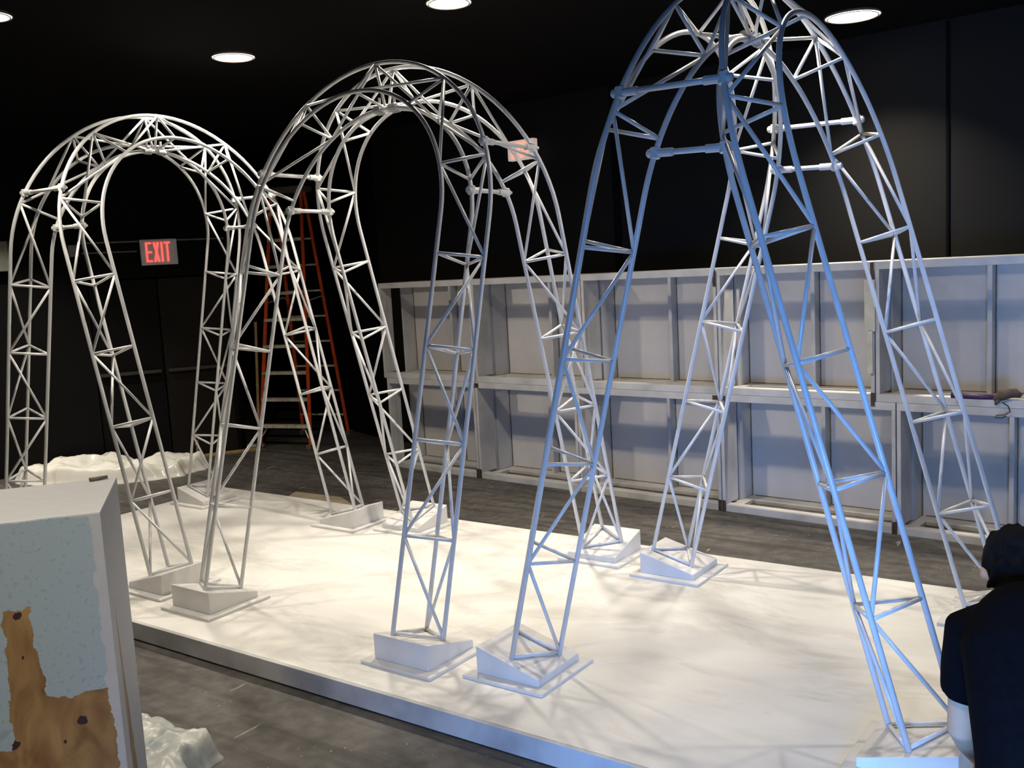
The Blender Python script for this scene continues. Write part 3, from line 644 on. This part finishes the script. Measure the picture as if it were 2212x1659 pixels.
# ---------------------------------------------------------------- person bending at the right
def person():
    YAW = math.radians(24)
    hx, hy = 0.0, 0.375
    root = empty('person', V(-0.52, 3.91, FL) - Vector((hx*math.cos(YAW)-hy*math.sin(YAW), hx*math.sin(YAW)+hy*math.cos(YAW), 0)), 'person in a black short sleeved shirt bending over at the right edge, back turned', 'person', rz=YAW)
    def mesh(name, fn, vox, mat, smooth_it=6, par=root):
        bm = BM(); fn(bm); o_ = obj(name, bm, mat, parent=par)
        bake(o_, [('REMESH', dict(mode='VOXEL', voxel_size=vox)), ('SMOOTH', dict(factor=0.5, iterations=smooth_it))]); return o_
    hip, neck = Vector((0, 0, 0.55)), Vector((0.0, 0.28, 1.025))
    head = Vector((0.0, 0.375, 1.035))
    sh = {-1: Vector((-0.140, 0.265, 0.915)), 1: Vector((0.140, 0.265, 0.915))}
    el = {-1: Vector((-0.150, 0.32, 0.635)), 1: Vector((0.21, 0.36, 0.65))}
    wr = {-1: Vector((-0.06, 0.46, 0.47)), 1: Vector((0.12, 0.52, 0.48))}
    hj = {s: Vector((s*0.095, 0.0, 0.54)) for s in (-1, 1)}; kn = {s: Vector((s*0.17, 0.36, 0.43)) for s in (-1, 1)}; an = {s: Vector((s*0.15, 0.06, 0.085)) for s in (-1, 1)}
    spine = [hip + (neck-hip)*k + Vector((0, -0.045*math.sin(math.pi*k), 0.035*math.sin(math.pi*k))) for k in (0, 0.25, 0.5, 0.75, 0.92, 1.0)]
    fwd = Vector((0, 0.6, -0.55))
    def torso(bm, g=0.0):
        sweep(bm, [spine[0]+Vector((0, -0.01, -0.05))]+spine, [(0.11+g, 0.175+g), (0.125+g, 0.18+g), (0.115+g, 0.172+g), (0.115+g, 0.175+g), (0.105+g, 0.172+g), (0.085+g, 0.125+g), (0.052+g, 0.078+g)], 24, flat=fwd)
    def arm(bm, s, upto=3, g=0.0):
        a, e_, w_ = sh[s], el[s], wr[s]
        pts = [a+Vector((-s*0.07, 0, 0.02)), a, a.lerp(e_, 0.5), e_, e_.lerp(w_, 0.35), w_]; rr = [0.060, 0.062, 0.048, 0.040, 0.041, 0.026]
        if upto == 1:
            cut = a.lerp(e_, 0.62); pts = [pts[0], a, a.lerp(e_, 0.35), cut]; rr = [0.080, 0.080, 0.071, 0.066]
        sweep(bm, pts, [r+g for r in rr], 16)
    def hand(bm, s):
        w_ = wr[s]; d = (w_-el[s]).normalized()*0.6 + Vector((-s*0.12, 0.45, -0.55)); d.normalize(); side = Vector((s, 0.1, 0.0)); side = (side-d*side.dot(d)).normalized(); nrm = d.cross(side)
        if nrm.z < 0: nrm = -nrm
        sweep(bm, [w_-d*0.01, w_+d*0.03, w_+d*0.07, w_+d*0.09], [(0.018, 0.026), (0.016, 0.036), (0.014, 0.040), (0.010, 0.036)], 14, flat=nrm)
        for k, (ox, ln) in enumerate(((0.030, 0.066), (0.010, 0.078), (-0.010, 0.074), (-0.029, 0.058))):
            b0 = w_+d*0.080-side*ox; d1_ = (d*0.85-nrm*0.5).normalized(); d2_ = (d*0.3-nrm*0.95).normalized()
            sweep(bm, [b0, b0+d*ln*0.35, b0+d*ln*0.35+d1_*ln*0.35, b0+d*ln*0.35+d1_*ln*0.35+d2_*ln*0.3], [0.0095, 0.009, 0.0082, 0.0068], 10)
        b0 = w_+d*0.025-side*0.030; sweep(bm, [b0, b0+d*0.025-side*0.025-nrm*0.008, b0+d*0.055-side*0.030-nrm*0.022], [0.013, 0.0105, 0.008], 10)
    def skull(bm, g=0.0):
        ax = Vector((0, 0.80, 0.60)).normalized()       # crown direction: head bent forward
        face = Vector((0, 0.60, -0.80)); side = Vector((1, 0, 0))
        prof = [(-0.125, 0.030, 0.035, 0.03), (-0.11, 0.052, 0.055, 0.025), (-0.07, 0.064, 0.080, 0.012), (-0.02, 0.073, 0.093, 0.0), (0.03, 0.078, 0.098, -0.006), (0.075, 0.066, 0.083, -0.010), (0.105, 0.040, 0.050, -0.012), (0.118, 0.012, 0.015, -0.012)]
        sweep(bm, [head+ax*z+face*o_ for z, a, b_, o_ in prof], [(b_+g, a+g) for z, a, b_, o_ in prof], 24, flat=face)
        return ax, face
    def body(bm):
        torso(bm)
        for s in (-1, 1):
            arm(bm, s); hand(bm, s)
            sweep(bm, [hj[s]+Vector((0, -0.03, 0.03)), hj[s].lerp(kn[s], 0.4), kn[s], kn[s].lerp(an[s], 0.35), kn[s].lerp(an[s], 0.8), an[s]], [0.088, 0.078, 0.056, 0.055, 0.038, 0.036], 16)
            sweep(bm, [an[s]+Vector((0, -0.045, -0.045)), an[s]+Vector((0, 0.03, -0.05)), an[s]+Vector((s*0.01, 0.14, -0.06)), an[s]+Vector((s*0.012, 0.185, -0.065))], [(0.030, 0.032), (0.036, 0.038), (0.022, 0.044), (0.014, 0.032)], 14)
        sweep(bm, [neck+Vector((0, -0.03, -0.03)), neck.lerp(head, 0.6), head], [0.060, 0.056, 0.056], 16)
        ax, face = skull(bm)
        sweep(bm, [head+face*0.088+ax*0.02, head+face*0.100-ax*0.008, head+face*0.116-ax*0.030, head+face*0.095-ax*0.042], [0.008, 0.011, 0.014, 0.010], 10)   # nose
        for s in (-1, 1):                                # ears
            sweep(bm, [head+Vector((s*0.073, 0, 0))-ax*0.035-face*0.008, head+Vector((s*0.088, 0, 0))-ax*0.005-face*0.016, head+Vector((s*0.086, 0, 0))+ax*0.02-face*0.012], [0.010, 0.014, 0.010], 8)
    b_ = mesh('body', body, 0.0055, m_skin, 4)
    def shirt(bm):
        torso(bm, 0.020)
        for s in (-1, 1): arm(bm, s, 1, 0.0)
        # hem hanging from the belly
        sweep(bm, [spine[0]+Vector((0, 0.0, 0.06)), spine[0]+Vector((0, -0.03, -0.06))], [(0.135, 0.185), (0.14, 0.19)], 24, flat=fwd)
    mesh('shirt', shirt, 0.010, m_shirt, 14)
    def pants(bm):
        sweep(bm, [spine[0]+Vector((0, 0.02, 0.05)), hip+Vector((0, -0.03, -0.07))], [(0.12, 0.165), (0.125, 0.17)], 20, flat=fwd)
        for s in (-1, 1):
            sweep(bm, [hj[s]+Vector((0, -0.04, 0.02)), hj[s].lerp(kn[s], 0.4), kn[s], kn[s].lerp(an[s], 0.35), kn[s].lerp(an[s], 0.92)], [0.105, 0.095, 0.075, 0.073, 0.062], 16)
    mesh('trousers', pants, 0.010, m_pants, 5)
    def hair(bm):
        ax = Vector((0, 0.80, 0.60)).normalized(); face = Vector((0, 0.60, -0.80))
        prof = [(-0.085, 0.050, 0.050, -0.045), (-0.05, 0.070, 0.070, -0.034), (0.0, 0.082, 0.088, -0.022), (0.045, 0.086, 0.100, -0.014), (0.085, 0.072, 0.088, -0.014), (0.115, 0.046, 0.056, -0.014), (0.130, 0.014, 0.018, -0.014)]
        sweep(bm, [head+ax*z+face*o_ for z, a, c_, o_ in prof], [(c_, a) for z, a, c_, o_ in prof], 24, flat=face)
        rnd = random.Random(4)
        for k in range(90):                              # tufts break the outline
            t_ = rnd.uniform(0, 2*math.pi); zz = rnd.uniform(-0.05, 0.11); rr = 0.084*math.sqrt(max(0.1, 1-(zz/0.15)**2))
            p = head+ax*zz+Vector((1, 0, 0))*rr*math.cos(t_)-face*abs(rr*1.1*math.sin(t_))-face*0.012
            q = p+(p-head).normalized()*0.010+ax*rnd.uniform(-0.012, 0.006); sweep(bm, [head.lerp(p, 0.9), p, q], [0.012, 0.010, 0.005], 6)
    mesh('hair', hair, 0.006, m_hair, 2)
    for s in (-1, 1):
        def shoe(bm):
            sweep(bm, [an[s]+Vector((0, -0.06, -0.035)), an[s]+Vector((0, 0.02, -0.035)), an[s]+Vector((s*0.01, 0.13, -0.048)), an[s]+Vector((s*0.013, 0.205, -0.058))], [(0.040, 0.042), (0.048, 0.047), (0.034, 0.053), (0.020, 0.038)], 16)
        o_ = mesh('shoe', shoe, 0.008, m_shoe, 3)
        for v in o_.data.vertices: v.co.z = max(v.co.z, 0.004)
    for s in (-1, 1):
        ax = Vector((0, 0.80, 0.60)).normalized(); face = Vector((0, 0.60, -0.80)); bm = BM()
        c = head+face*0.083+Vector((s*0.031, 0, 0)); sweep(bm, [c-Vector((0.013, 0, 0)), c-Vector((0.007, 0, 0)), c+Vector((0.007, 0, 0)), c+Vector((0.013, 0, 0))], [0.003, 0.009, 0.009, 0.003], 10); obj('eye', bm, m_sole, parent=root, smooth=True)
    bm = BM(); ax = Vector((0, 0.80, 0.60)).normalized(); face = Vector((0, 0.60, -0.80)); c = head+face*0.098-ax*0.072
    sweep(bm, [c-Vector((0.024, 0, 0))-face*0.008, c, c+Vector((0.024, 0, 0))-face*0.008], [0.004, 0.008, 0.004], 8); obj('mouth', bm, paint('lips', (0.38, 0.16, 0.13), 0.5), parent=root, smooth=True)
person()
